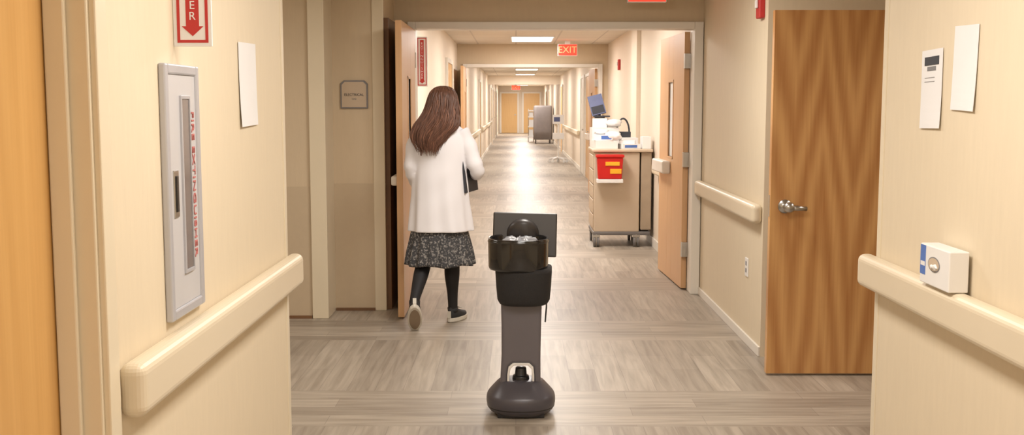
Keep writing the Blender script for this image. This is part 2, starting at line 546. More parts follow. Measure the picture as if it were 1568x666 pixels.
dn = 7
def side_door(side, y, M=M_woodY, wide=1.05):
    global dn
    fx = LX if side < 0 else RX
    s = 1 if side < 0 else -1
    b = B('door_%d' % dn, [M, M_trimw, M_steel]); dn += 1
    def bx(d0, d1, y0, y1, z0, z1, m):
        xs = sorted((fx + s * d0, fx + s * d1)); b.box(xs[0], xs[1], y0, y1, z0, z1, m)
    bx(0.0, 0.018, y, y + wide, 0.01, 2.1, 0)
    bx(0.0, 0.035, y - 0.06, y, 0, 2.16, 1)
    bx(0.0, 0.035, y + wide, y + wide + 0.06, 0, 2.16, 1)
    bx(0.0, 0.035, y, y + wide, 2.1, 2.16, 1)
    bx(0.018, 0.06, y + 0.08, y + 0.12, 0.97, 1.0, 2)
    return b.done(0.003)
for y in (14.6, 18.9, 27.4, 41.0, 46.0, 51.0): side_door(-1, y)
for y in (19.2, 21.6, 34.0, 47.0, 52.0): side_door(1, y)
side_door(1, 23.2, M_trimw, 1.1)
for x0 in (-0.78, 0.42):
    b = B('door_%d' % dn, [M_woodF, M_trimw, M_steel]); dn += 1
    b.box(x0, x0 + 0.85, YE - 0.05, YE, 0.01, 2.12, 0)
    b.box(x0 - 0.1, x0, YE - 0.06, YE, 0, 2.2, 1); b.box(x0 + 0.85, x0 + 0.95, YE - 0.06, YE, 0, 2.2, 1)
    b.box(x0, x0 + 0.85, YE - 0.06, YE, 2.12, 2.2, 1)
    b.box(x0 + 0.7, x0 + 0.78, YE - 0.1, YE - 0.05, 0.95, 1.0, 2)
    b.done()

# ------------------------------------------------------------------ fire extinguisher cabinet
y0, y1, z0, z1 = 2.86, 3.165, 0.94, 1.64
fr = B('frame', [M_cab]); f = 0.028
fr.box(LX, LX + 0.020, y0, y0 + f, z0, z1); fr.box(LX, LX + 0.020, y1 - f, y1, z0, z1)
fr.box(LX, LX + 0.020, y0 + f, y1 - f, z0, z0 + f); fr.box(LX, LX + 0.020, y0 + f, y1 - f, z1 - f, z1)
fr = fr.done(0.005, 2)
dr = B('cabinet_door', [M_cab2]); dr.box(LX, LX + 0.014, y0 + f, y1 - f, z0 + f, z1 - f); dr = dr.done(0.002)
gl = B('window', [M_glassdk]); gl.box(LX + 0.01, LX + 0.017, 3.00, 3.068, 1.065, 1.545)
gl = gl.done(0.001)
gf = B('window_rim', [M_cab]);
gf.box(LX + 0.01, LX + 0.02, 2.99, 3.00, 1.055, 1.555); gf.box(LX + 0.01, LX + 0.02, 3.068, 3.075, 1.055, 1.555)
gf.box(LX + 0.01, LX + 0.02, 3.0, 3.068, 1.055, 1.065); gf.box(LX + 0.01, LX + 0.02, 3.0, 3.068, 1.545, 1.555)
gf = gf.done(0.001)
hd = B('pull_handle', [M_steel, M_black]); hd.box(LX + 0.012, LX + 0.018, 2.915, 2.955, 1.22, 1.35, 0); hd.box(LX + 0.016, LX + 0.021, 2.926, 2.944, 1.235, 1.335, 1)
hd = hd.done(0.002)
tx = text('FIRE EXTINGUISHER', 'lettering', M_redpale, (LX + 0.0155, 3.103, 1.30), 0.050, (0, 0, 0), 0.001)
tx.rotation_euler = (Matrix.Rotation(math.radians(90), 4, 'Z') @ Matrix.Rotation(math.radians(90), 4, 'X') @ Matrix.Rotation(math.radians(-90), 4, 'Z')).to_euler()
tx.scale = (0.95, 0.65, 1)
group('fire_extinguisher_cabinet', [fr, dr, gl, gf, hd, tx], (LX, 3.0, 1.3))

def flag_sign(y, zb, w=0.108, h=0.47):
    x0 = LX + 0.002; x1 = LX + w
    p = B('plate', [M_paper]); p.box(x0, x1, y, y + 0.006, zb, zb + h); p = p.done(0.001)
    r = B('border', [M_red])
    i0, i1 = 0.010, 0.018
    yf0, yf1 = y - 0.001, y
    r.box(x0 + i0, x0 + i1, yf0, yf1, zb + i0, zb + h - i0); r.box(x1 - i1, x1 - i0, yf0, yf1, zb + i0, zb + h - i0)
    r.box(x0 + i1, x1 - i1, yf0, yf1, zb + i0, zb + i1); r.box(x0 + i1, x1 - i1, yf0, yf1, zb + h - i1, zb + h - i0)
    cx = (x0 + x1) / 2
    s, a = 0.018, 0.030
    r.prism([(cx, zb + 0.028), (cx + a, zb + 0.055), (cx + s, zb + 0.055), (cx + s, zb + h - 0.03), (cx - s, zb + h - 0.03), (cx - s, zb + 0.055), (cx - a, zb + 0.055)],
            'XZ', yf0, yf1)
    r = r.done()
    parts = [p, r]
    for i, ch in enumerate('REHSIUGNITXE'):
        parts.append(text(ch, 'letter_' + str(i), M_paper, (cx, y - 0.0018, zb + 0.082 + i * 0.0295), 0.032, (math.radians(90), 0, 0), 0.0004))
    group('fire_extinguisher_sign', parts, (LX, y, zb))
flag_sign(3.0, 1.69)
flag_sign(10.3, 1.70)

def paper(name, fx, s, y0, y1, z0, z1, tilt=0.0, photo=False, lines=8):
    cy, cz = (y0 + y1) / 2, (z0 + z1) / 2
    Mx = Matrix.Translation((fx, cy, cz)) @ Matrix.Rotation(tilt, 4, 'X') @ Matrix.Translation((-fx, -cy, -cz))
    b = B(name, [M_paper, M_ink, M_inkdk])
    n = 10
    ring = lambda off: [[Mx @ Vector((fx + s * (0.003 + off + 0.006 * (k / n) ** 3 * (1 if j == 0 else 0.4)), y0 + (y1 - y0) * j, z1 + (z0 - z1) * k / n)) for j in (0, 1)] for k in range(n + 1)]
    a, c = ring(0), ring(0.0012)
    rings = [[a[k][0], a[k][1], c[k][1], c[k][0]] for k in range(n + 1)]
    b.loft(rings, 0, False)
    w = y1 - y0
    for i in range(lines):
        zz = z1 - 0.10 - i * 0.014
        xs = sorted((fx + s * 0.0045, fx + s * 0.0062))
        b.box(xs[0], xs[1], y0 + w * 0.35, y1 - w * (0.18), zz, zz + 0.0015, 1, Mx)
    if photo:
        xs = sorted((fx + s * 0.0045, fx + s * 0.0062))
        b.box(xs[0], xs[1], y0 + w * 0.16, y1 - w * 0.16, z1 - 0.055, z1 - 0.025, 2, Mx)
        b.box(xs[0], xs[1], y0 + w * 0.3, y1 - w * 0.3, z1 - 0.075, z1 - 0.060, 1, Mx)
    return b.done()
paper('paper_notice', LX, 1, 3.69, 3.93, 1.455, 1.745, 0.02, lines=0)
paper('paper_notice', RX, -1, 3.77, 3.96, 1.445, 1.725, -0.02, True, 2)
paper('paper_notice', RX, -1, 3.49, 3.68, 1.51, 1.79, 0.03, False, 0)

poly = [(-1.285, 1.50), (-1.085, 1.50), (-1.085, 1.68), (-1.11, 1.705), (-1.26, 1.705), (-1.285, 1.68)]
cxp = -1.185
ip = [(cxp + (x - cxp) * 0.9, 1.6 + (z - 1.6) * 0.9) for x, z in poly]
p = B('plate', [M_ink]).prism(poly, 'XZ', 7.885, 7.9).done(0.002)
rim = B('inset', [M_cart]).prism(ip, 'XZ', 7.8825, 7.886).done()
t1 = text('ELECTRICAL', 'lettering', M_inkdk, (cxp, 7.881, 1.60), 0.026, (math.radians(90), 0, 0), 0.0005)
t2 = text('1042', 'lettering_small', M_ink, (cxp, 7.881, 1.57), 0.018, (math.radians(90), 0, 0), 0.0005)
group('room_sign', [p, rim, t1, t2], (cxp, 7.9, 1.6))

# tissue box on right rail
bx0, bx1, by0, by1, bz0, bz1 = 1.412, 1.478, 3.46, 3.71, 0.9165, 1.052
p = B('carton', [M_white]); p.box(bx0, bx1, by0, by1, bz0, bz1)
p = p.done(0.004, 2)
q = B('label', [M_blue, M_ink, M_cart, M_white])
q.box(bx0 - 0.001, bx0, by1 - 0.050, by1 - 0.004, bz0 + 0.03, bz1 - 0.004, 0)
q.box(bx0 - 0.0012, bx0 - 0.001, by1 - 0.046, by1 - 0.008, bz0 + 0.06, bz0 + 0.075, 3)
n = 28
ov = [(3.585 + 0.050 * math.cos(2 * math.pi * i / n), 0.992 + 0.026 * math.sin(2 * math.pi * i / n)) for i in range(n)]
q.prism(ov, 'YZ', bx0 - 0.0015, bx0, 1)
ov2 = [(3.585 + 0.045 * math.cos(2 * math.pi * i / n), 0.992 + 0.022 * math.sin(2 * math.pi * i / n)) for i in range(n)]
q.prism(ov2, 'YZ', bx0 - 0.002, bx0, 2)
q = q.done()
r = B('tissue', [M_white])
rings = []
for i in range(4):
    t = i / 3
    rings.append([(bx0 - 0.002 - 0.006 * t, 3.578 + (0.030 - 0.008 * t) * math.cos(a), 0.984 + 0.010 * (1 - .3 * t) * math.sin(a) + 0.003 * math.sin(4 * a)) for a in [2 * math.pi * k / 24 for k in range(24)]])
r.loft(rings); r = r.done()
group('tissue_box', [p, q, r], (1.44, 3.58, 0.9165))

p = B('cover_plate', [M_white]).box(RX - 0.008, RX, 6.79, 6.87, 0.43, 0.55).done(0.003)
q = B('sockets', [M_ink])
for z in (0.455, 0.50): q.box(RX - 0.0095, RX - 0.007, 6.815, 6.845, z, z + 0.028)
group('power_outlet', [p, q.done(0.002)], (RX, 6.83, 0.48))
def strobe(x, y, z, s):
    xs = sorted((x, x + s * 0.035))
    p = B('housing', [M_red]).box(xs[0], xs[1], y, y + 0.10, z, z + 0.15).done(0.008, 3)
    xs = sorted((x + s * 0.035, x + s * 0.05))
    q = B('lens', [M_white]).box(xs[0], xs[1], y + 0.03, y + 0.07, z + 0.06, z + 0.11).done(0.005)
    group('fire_alarm_strobe', [p, q], (x, y, z))
strobe(RX, 6.5, 2.045, -1)
strobe(RX, 15.4, 2.02, -1)

def exit_sign(x, y, z0, z1, w=0.30):
    h = z1 - z0
    p = B('housing', [M_white]).box(x - w / 2, x + w / 2, y, y + 0.05, z0, z1).done(0.004)
    q = B('face', [M_exit]).box(x - w / 2 + 0.008, x + w / 2 - 0.008, y - 0.003, y, z0 + 0.006, z1 - 0.006).done(0.001)
    t = text('EXIT', 'letters', M_exitl, (x, y - 0.0045, (z0 + z1) / 2), h * 0.78, (math.radians(90), 0, 0), 0.0008)
    c = B('bracket', [M_white]).box(x - 0.04, x + 0.04, y + 0.01, y + 0.04, z1, CH - 0.001).done()
    group('exit_sign', [p, q, t, c], (x, y, z1))
exit_sign(1.0, 8.30, 2.305, 2.485)
exit_sign(0.79, 16.6, 2.27, 2.45)
exit_sign(0.0, 37.0, 2.02, 2.18)

# ------------------------------------------------------------------ ceiling lights
def light(x, y, w=0.6, l=1.2, e=45, col=(1, 0.93, 0.84)):
    p = B('ceiling_light', [M_lamp, M_white])
    p.box(x - w / 2, x + w / 2, y - l / 2, y + l / 2, CH - 0.006, CH, 0)
    for (a, b2, c, d) in ((x - w / 2 - 0.02, x - w / 2, y - l / 2 - 0.02, y + l / 2 + 0.02), (x + w / 2, x + w / 2 + 0.02, y - l / 2 - 0.02, y + l / 2 + 0.02),
                          (x - w / 2, x + w / 2, y - l / 2 - 0.02, y - l / 2), (x - w / 2, x + w / 2, y + l / 2, y + l / 2 + 0.02)):
        p.box(a, b2, c, d, CH - 0.012, CH, 1)
    p.done()
    L = D.lights.new('ceiling_lamp', 'AREA')
    L.shape = 'RECTANGLE'; L.size = w * 0.95; L.size_y = l * 0.95; L.energy = e; L.color = col
    o = D.objects.new('ceiling_lamp', L); scene.collection.objects.link(o)
    o.location = (x, y, CH - 0.014)
warm = (1, 0.947, 0.875); far = (1, 0.95, 0.905)
light(0.27, -0.6, e=46, col=warm)
light(0.27, 2.9, e=42, col=warm)
light(0.3, 5.9, e=44, col=warm)
light(-2.4, 5.6, e=13, col=warm)
light(3.3, 5.4, e=10, col=warm)
for y, e in ((10.6, 54), (13.3, 40), (16.1, 48), (20.5, 64), (25.5, 64), (30.0, 58), (35.0, 85), (41.5, 85), (47, 85), (54.5, 125)):
    light(0.3 if y != 16.1 else 0.24, y, e=e, col=far)

w = D.worlds.new('World'); scene.world = w; w.use_nodes = True
w.node_tree.nodes['Background'].inputs[0].default_value = (1, 0.92, 0.82, 1)
w.node_tree.nodes['Background'].inputs[1].default_value = 0.3

# ------------------------------------------------------------------ robot
RY = 5.24
def ering(cx, cy, z, rx, ry, n=48, p=2.0):
    out = []
    for k in range(n):
        a = 2 * math.pi * k / n
        c, s = math.cos(a), math.sin(a)
        e = 2.0 / p
        x = math.copysign(abs(c) ** e, c) * rx; y = math.copysign(abs(s) ** e, s) * ry
        out.append((cx + x, cy + y, z))
    return out
parts = []
b = B('wheeled_base', [M_robbase])
prof = interp([(0.008, .125, .125), (0.012, .140, .138), (0.030, .160, .156), (0.055, .170, .165), (0.080, .1715, .165), (0.098, .167, .160), (0.112, .157, .149), (0.135, .137, .125), (0.155, .119, .098), (0.166, .106, .080), (0.170, .092, .066)], 36)
b.loft([ering(0.025, RY, z, rx, ry, 64, 2.5) for z, rx, ry in prof])
parts.append(b.done())
b = B('bumper', [M_black])
b.loft([ering(0.025, RY, z, r, r * .968, 64, 2.5) for z, r in ((0.040, .1650), (0.042, .1680), (0.045, .1690), (0.047, .1680))], cap=False)
b.box(-0.09, 0.14, RY - 0.12, RY + 0.12, 0.003, 0.03)
parts.append(b.done())
b = B('wheels', [M_black])
for wx in (-0.09, 0.14): b.cyl((wx - 0.012, RY, 0.045), (wx + 0.012, RY, 0.045), 0.045)
b.cyl((0.015, RY - 0.11, 0.015), (0.04, RY - 0.11, 0.015), 0.015)
parts.append(b.done())
cx = 0.027
outer = [(-0.106, 0.13), (-0.098, 0.30), (-0.098, 0.45), (-0.101, 0.57), (0.101, 0.57), (0.098, 0.45), (0.095, 0.30), (0.096, 0.13)]
inner = [(0.064, 0.13), (0.064, 0.20), (0.060, 0.240), (0.040, 0.260), (-0.042, 0.260), (-0.064, 0.240), (-0.070, 0.20), (-0.070, 0.13)]
b = B('column', [M_robgrey])
b.prism([(cx + x, z) for x, z in outer + inner], 'XZ', RY - 0.055, RY + 0.055)
parts.append(b.done(0.02, 4))
b = B('arch_lining', [M_white])
sc = lambda k: [(cx + x * k - 0.003 * (1 - k), 0.13 + (z - 0.13) * (1 - (1 - k) * 0.55)) for x, z in inner]
o1 = sc(1.0); o2 = sc(0.84)
b.prism(o1 + o2[::-1], 'XZ', RY - 0.057, RY + 0.050)
parts.append(b.done(0.003, 2))
b = B('inner_hub', [M_black])
b.loft([ering(cx - 0.002, RY, z, rx, ry, 28, 2.6) for z, rx, ry in ((0.15, .046, .045), (0.185, .04, .04), (0.19, .030, .03), (0.225, .027, .026), (0.23, .018, .018))])
parts.append(b.done(0.002))
b = B('speaker_body', [M_fabric])
b.loft([ering(0.038, RY, z, rx, ry, 48, 2.8) for z, rx, ry in ((0.548, .105, .085), (0.556, .120, .11), (0.575, .130, .122), (0.64, .136, .13), (0.71, .140, .135), (0.735, .140, .135))])
parts.append(b.done())
b = B('tray', [M_gloss])
tc_ = 0.012
P = [(0.725, .13, .12), (0.728, .143, .134), (0.74, .147, .138), (0.80, .148, .139), (0.868, .149, .141), (0.878, .148, .140), (0.881, .143, .135), (0.872, .138, .130), (0.80, .133, .125), (0.795, .12, .11)]
b.loft([ering(tc_, RY - 0.01, z, rx, ry, 56, 2.4) for z, rx, ry in P])
b.loft([ering(tc_, RY - 0.01, z, r, r * .935, 56, 2.4) for z, r in ((0.862, .1495), (0.864, .1515), (0.868, .1515), (0.870, .1495))], cap=False)
parts.append(b.done())
b = B('tray_contents', [M_bag])
rings = []
for z, s in ((0.805, 1.0), (0.850, 0.98), (0.866, 0.80), (0.870, 0.45), (0.866, 0.08)):
    ring = []
    for k in range(60):
        a = 2 * math.pi * k / 60
        w_ = 1 + 0.10 * math.sin(5 * a + 2) + 0.05 * math.sin(11 * a)
        ring.append((0.02 + 0.095 * s * w_ * math.cos(a), RY + 0.02 + 0.075 * s * w_ * math.sin(a), z + (0.009 * math.sin(7 * a + s * 5) + 0.006 * math.sin(13 * a)) * (1 if z > 0.82 else 0)))
    rings.append(ring)
b.loft(rings)
parts.append(b.done())
Mx = Matrix.Translation((0.045, RY + 0.12, 0.878)) @ Matrix.Rotation(math.radians(-10), 4, 'X') @ Matrix.Rotation(math.radians(1.5), 4, 'Y')
b = B('tablet_screen', [M_robscr, M_gloss])
b.box(-0.161, 0.161, -0.012, 0.010, -0.110, 0.110, 0, Mx)
parts.append(b.done(0.007, 3))
b = B('tablet_glass', [M_gloss]); b.box(-0.153, 0.153, 0.008, 0.012, -0.102, 0.102, 0, Mx); parts.append(b.done(0.001))
b = B('screen_mount', [M_robscr, M_black])
b.tube([Mx @ Vector((-.01, -0.010, 0.0)), Mx @ Vector((-.01, -0.020, -0.002)), Mx @ Vector((-.01, -0.023, -0.004))], [0.082, 0.078, 0.066], 40, ref=(0, 0, 1))
b.tube([Mx @ Vector((0, -0.02, -.02)), (0.045, RY + 0.07, 0.80), (0.045, RY + 0.06, 0.72)], [0.05, 0.045, 0.05], 20, 1, ref=(1, 0, 0))
parts.append(b.done())
b = B('cable', [M_black])
b.tube([(0.145, RY - 0.06, 0.60), (0.150, RY - 0.07, 0.55), (0.146, RY - 0.07, 0.50), (0.144, RY - 0.068, 0.47)], [0.004] * 4, 10, ref=(1, 0, 0))
parts.append(b.done())
group('telepresence_robot', parts, (0.027, RY, 0))

# ------------------------------------------------------------------ medical cart
parts = []
cy0, cy1 = 11.5, 12.15
b = B('body', [M_cart, M_cartdk])
b.box(0.84, 1.33, cy0, cy1, 0.16, 1.02)
b.box(1.345, 1.46, cy0 + 0.01, cy1, 0.18, 1.02, 1)
parts.append(b.done(0.012, 3))
b = B('drawers', [M_cart])
for i in range(5): b.box(0.828, 0.84, cy0 + 0.04, cy1 - 0.04, 0.2 + i * 0.16, 0.345 + i * 0.16)
parts.append(b.done(0.005))
b = B('top', [M_cart]); b.box(0.82, 1.47, cy0 - 0.025, cy1 + 0.02, 1.02, 1.055); parts.append(b.done(0.012, 3))
b = B('plinth', [M_rubber]); b.box(0.83, 1.45, cy0 - 0.01, cy1, 0.125, 0.165); parts.append(b.done(0.01))
b = B('casters', [M_rubber, M_steel])
for x in (0.87, 1.30):
    for y in (cy0 + 0.03, cy1 - 0.08):
        b.cyl((x - 0.032, y - 0.02, 0.055), (x - 0.008, y - 0.02, 0.055), 0.055, 24)
        b.cyl((x + 0.008, y - 0.02, 0.055), (x + 0.032, y - 0.02, 0.055), 0.055, 24)
        b.box(x - 0.006, x + 0.006, y - 0.04, y + 0.03, 0.05, 0.135, 1)
        b.box(x - 0.04, x + 0.04, y - 0.05, y + 0.03, 0.105, 0.13, 1)
parts.append(b.done())
group('medical_cart', parts, (1.14, 11.8, 0))
b = B('tub', [M_redbox])
b.loft([[(x, y, z) for x, y in ((cxx - w2, 11.36), (cxx + w2, 11.36), (cxx + w2, 11.47), (cxx - w2, 11.47))] for z, w2, cxx in ((0.74, .125, 1.0), (0.97, .14, 1.0))], smooth=False)
p = b.done(0.012, 3)
q = B('lid', [M_redbox, M_white]).box(0.85, 1.15, 11.35, 11.47, 0.97, 1.0, 0).box(0.86, 1.14, 11.355, 11.472, 0.70, 0.74, 1).done(0.006, 2)
r = B('label', [M_yel]).box(0.95, 1.10, 11.352, 11.359, 0.885, 0.925).box(1.0, 1.12, 11.355, 11.363, 0.80, 0.85).done(0.001)
group('sharps_container', [p, q, r], (1.0, 11.42, 0.7))
b = B('boxes', [M_white, M_blue, M_paper])
def rbox(cx_, cy_, z, wx, wy, h, rot, m):
    Mr = Matrix.Translation((cx_, cy_, z)) @ Matrix.Rotation(math.radians(rot), 4, 'Z')
    b.box(-wx / 2, wx / 2, -wy / 2, wy / 2, 0, h, m, Mr)
    return Mr
rbox(0.96, 11.66, 1.056, 0.24, 0.26, 0.09, 8, 0)
Mr = rbox(0.95, 11.66, 1.147, 0.20, 0.24, 0.06, -6, 2)
b.box(-.02, .09, -.1215, -.12, .01, .05, 1, Mr)
rbox(0.985, 11.98, 1.056, 0.30, 0.22, 0.22, 3, 0)
rbox(0.94, 11.98, 1.277, 0.16, 0.18, 0.10, -9, 2)
Mr = rbox(1.22, 11.64, 1.056, 0.20, 0.22, 0.05, 14, 0)
b.box(-.08, .06, -.1115, -.11, .012, .04, 1, Mr)
rbox(1.21, 11.65, 1.107, 0.17, 0.16, 0.035, -10, 2)
rbox(1.25, 11.95, 1.056, 0.18, 0.20, 0.11, 5, 0)
rbox(1.405, 11.64, 1.056, 0.09, 0.22, 0.13, 0, 0)
sb = b.done(0.006, 2)
g = B('folded_pads', [M_paper])
for (px, py, pz, rx, ry, rz, ph) in ((1.05, 11.62, 1.19, .09, .10, .05, 0), (1.08, 11.92, 1.325, .09, .09, .045, 2), (0.93, 11.70, 1.235, .08, .09, .03, 1)):
    rings = []
    for i in range(9):
        t = -1 + 2 * (i + .03) / 8.06
        rr = math.sqrt(max(0.001, 1 - t * t)) ** .6
        rings.append([(px + rx * rr * math.cos(a) * (1 + .12 * math.sin(4 * a + ph + i)), py + ry * rr * math.sin(a) * (1 + .1 * math.sin(5 * a + ph)), pz + rz * t) for a in [2 * math.pi * k / 28 for k in range(28)]])
    g.loft(rings)
group('supply_boxes', [sb, g.done()], (1.1, 11.8, 1.055))
Mx = Matrix.Translation((0.90, 11.98, 1.52)) @ Matrix.Rotation(math.radians(-14), 4, 'Y') @ Matrix.Rotation(math.radians(-20), 4, 'X')
p = B('display', [M_bluegrey, M_inkdk]).box(-0.08, 0.08, -0.012, 0.012, -0.11, 0.12, 0, Mx).box(-0.07, 0.07, -0.014, -0.012, -0.10, -0.01, 1, Mx).done(0.008, 3)
q = B('stand', [M_ink, M_inkdk]); q.tube([(0.93, 11.99, 1.385), (0.93, 11.99, 1.44), (0.91, 11.99, 1.50)], [0.018, 0.015, 0.015], 12, ref=(1, 0, 0)); q.box(0.875, 0.985, 11.92, 12.05, 1.379, 1.391)
q.box(0.86, 1.04, 11.88, 11.98, 1.392, 1.408, 1)
group('portable_monitor', [p, q.done(0.003)], (0.93, 11.98, 1.38))
b = B('tote_bag', [M_inkdk])
b.tube([(1.19 + 0.07 * math.cos(a), 11.95, 1.215 + 0.16 * math.sin(a)) for a in [math.pi * k / 12 for k in range(13)]], [(0.010, 0.028)] * 13, 12, ref=(0, 1, 0))
b.box(1.105, 1.275, 11.92, 11.98, 1.168, 1.23)
b.done(0.006)

b = B('cover', [M_linen])
rings = []
for z, s in ((0.16, 1), (0.5, 1.01), (1.0, 1.0), (1.4, 0.99), (1.47, 0.95), (1.49, 0.85)):
    rings.append([(x + 0.01 * math.sin(i * 1.7), y, z) for i, (x, y, _) in enumerate(ering(1.06, 42.5, z, 0.36 * s, 0.5 * s, 40, 8))])
b.loft(rings); p = b.done()
q = B('casters', [M_rubber])
for x in (0.78, 1.34):
    for y in (42.15, 42.85): q.cyl((x - 0.02, y, 0.08), (x + 0.02, y, 0.08), 0.08); q.box(x - 0.01, x + 0.01, y - 0.02, y + 0.02, 0.08, 0.18)
group('linen_cart', [p, q.done()], (1.06, 42.5, 0))
b = B('shelves', [M_white, M_steel])
for z in (0.2, 0.6, 1.0, 1.25): b.box(0.50, 0.74, 44.0, 44.6, z, z + 0.05)
b.box(0.54, 0.72, 44.1, 44.5, 0.65, 0.9); b.box(0.54, 0.7, 44.1, 44.5, 1.05, 1.22); b.box(0.54, 0.7, 44.1, 44.5, 0.25, 0.5)
for x in (0.51, 0.73):
    for y in (44.02, 44.58): b.cyl((x, y, 0.0), (x, y, 1.35), 0.012, 10, 1)
group('supply_trolley', [b.done(0.004)], (0.62, 44.3, 0))

vx, vy = 1.12, 28.4
b = B('stand', [M_white, M_rubber])
for k in range(5):
    a = 2 * math.pi * k / 5 + 0.3
    ex, ey = vx + 0.25 * math.cos(a), vy + 0.25 * math.sin(a)
    b.tube([(vx, vy, 0.13), (ex, ey, 0.09)], [0.035, 0.022], 10, 0, ref=(0, 0, 1))
    b.cyl((ex, ey - 0.015, 0.04), (ex, ey + 0.015, 0.04), 0.04, 16, 0)
    b.box(ex - 0.012, ex + 0.012, ey - 0.02, ey + 0.02, 0.04, 0.1, 0)
b.cyl((vx, vy, 0.1), (vx, vy, 1.05), 0.02, 14, 0)
b.box(vx - 0.15, vx + 0.15, vy - 0.1, vy + 0.1, 0.62, 0.78, 0)
p = b.done(0.003)
q = B('monitor', [M_white, M_bluegrey]); q.box(vx - 0.15, vx + 0.15, vy - 0.06, vy + 0.06, 1.02, 1.26); q.box(vx - 0.12, vx + 0.04, vy - 0.065, vy - 0.06, 1.08, 1.2, 1)
group('vitals_monitor', [p, q.done(0.008)], (vx, vy, 0))

# ------------------------------------------------------------------ woman
WY = 7.38
parts = []
def V(*a): return Vector(a)
b = B('body', [M_skin, M_tights])
legL = interp([(-.595, WY + .0, .88, .088), (-.61, WY + .02, .66, .078), (-.637, WY + .03, .46, .055), (-.655, WY - .09, .36, .052), (-.680, WY - .22, .24, .036), (-.688, WY - .255, .19, .033)], 16)
b.tube([p[:3] for p in legL], [p[3] for p in legL], 16)
legR = interp([(-.455, WY + .0, .88, .088), (-.452, WY + .05, .66, .078), (-.450, WY + .10, .46, .055), (-.450, WY + .085, .34, .054), (-.448, WY + .095, .20, .038), (-.446, WY + .10, .08, .034)], 16)
b.tube([p[:3] for p in legR], [p[3] for p in legR], 16)
tor = interp([(-.525, .80, .155, .11), (-.525, .90, .165, .115), (-.522, 1.02, .135, .095), (-.52, 1.15, .145, .10), (-.517, 1.28, .155, .10), (-.513, 1.36, .12, .07), (-.51, 1.40, .055, .05), (-.505, 1.47, .05, .05)], 22)
b.loft([ering(x, WY, z, rx, ry, 24) for x, z, rx, ry in tor])
HC = V(-.498, WY + .012, 1.53)
Rh = Matrix.Rotation(math.radians(14), 4, 'Z')
def H(x, y, z): return HC + (Rh @ V(x, y, z))
hk = interp([(-.112, .018, .030, .030), (-.095, .02, .042, .05), (-.06, .012, .058, .072), (-.02, .0, .069, .088), (.03, -.004, .074, .096), (.07, -.006, .066, .086), (.098, -.006, .042, .055), (.108, -.006, .015, .02)], 20)
b.loft([[H(x, y + cyy, z) for x, y, _ in ering(0, 0, 0, rx, ry, 24)] for z, cyy, rx, ry in hk])
b.ell(H(0, .098, -.022), (.011, .016, .012)); b.tube([H(0, .088, .018), H(0, .098, -.01), H(0, .106, -.025)], [.007, .009, .011], 10, ref=(1, 0, 0))
b.ell(H(0, .086, -.055), (.022, .010, .006)); b.ell(H(0, .086, -.064), (.018, .010, .006))
for s in (-1, 1):
    b.ell(H(s * .073, -.004, -.005), (.008, .018, .03)); b.ell(H(s * .03, .080, .022), (.02, .009, .006))
body = b.done(remesh=0.007, smoothit=3)
bake(body)
for pl in body.data.polygons:
    pl.use_smooth = True
body.data.materials.clear(); body.data.materials.append(M_skin); body.data.materials.append(M_tights)
for pl in body.data.polygons:
    pl.material_index = 1 if pl.center.z < 1.0 else 0
parts.append(body)
b = B('eyes', [M_white, M_black])
for s in (-1, 1):
    b.ell(H(s * .03, .078, .006), (.012, .012, .009), 0); b.ell(H(s * .03, .0885, .006), (.005, .003, .005), 1)
parts.append(b.done())

b = B('lab_coat', [M_coat])
ct = interp([(-.522, .660, .222, .160), (-.524, .72, .214, .156), (-.525, .85, .200, .147), (-.525, .98, .190, .138), (-.522, 1.10, .182, .130), (-.518, 1.22, .185, .128), (-.515, 1.31, .178, .112), (-.512, 1.365, .145, .085), (-.508, 1.405, .085, .068), (-.506, 1.43, .066, .064)], 60)
rings = []
for x, z, rx, ry in ct:
    ring = []
    for k in range(120):
        a = 2 * math.pi * k / 120
        low = max(0, min(1, (1.18 - z) / 0.45))
        f_ = 1 + low * (0.046 * math.sin(6 * a + 1.2 + 0.6 * z) + 0.026 * math.sin(11 * a + z * 3))
        d = z * 30 - 3.2 * math.cos(a - 0.6)
        f_ += 0.022 * math.sin(d) * (0.5 + 0.5 * math.sin(3 * a)) * (1 - 0.6 * low) * (1 if z < 1.32 else 0.2)
        ring.append((x + rx * f_ * math.cos(a), WY + ry * f_ * math.sin(a), z))
    rings.append(ring)
b.loft(rings)
def sleeve(keys):
    kk = interp(keys, 30)
    rr = []
    for i, p in enumerate(kk):
        w_ = 1 + 0.06 * math.sin(i * 1.15)
        rr.append(p[3] * w_)
    b.tube([p[:3] for p in kk], rr, 18, ref=(1, 0, 0.2))
sleeve([(-.385, WY, 1.345, .062), (-.335, WY - .01, 1.26, .060), (-.285, WY - .03, 1.13, .054), (-.266, WY - .015, 1.075, .050), (-.275, WY + .09, 1.05, .045), (-.285, WY + .19, 1.04, .040)])
sleeve([(-.645, WY, 1.345, .062), (-.69, WY - .01, 1.26, .06), (-.715, WY - .02, 1.12, .054), (-.710, WY - .0, 1.06, .052), (-.70, WY + .08, 1.00, .046), (-.695, WY + .16, .955, .042)])
b.tube([(-.507 + .074 * math.cos(a), WY + .005 + .072 * math.sin(a), 1.415 - .012 * math.sin(a)) for a in [2 * math.pi * k / 20 for k in range(21)]], [.014] * 21, 8, ref=(0, 0, 1))
coat = b.done(remesh=0.0065, smoothit=5)
bake(coat)
coat.data.materials.clear(); coat.data.materials.append(M_coat)
for pl in coat.data.polygons: pl.use_smooth = True
parts.append(coat)

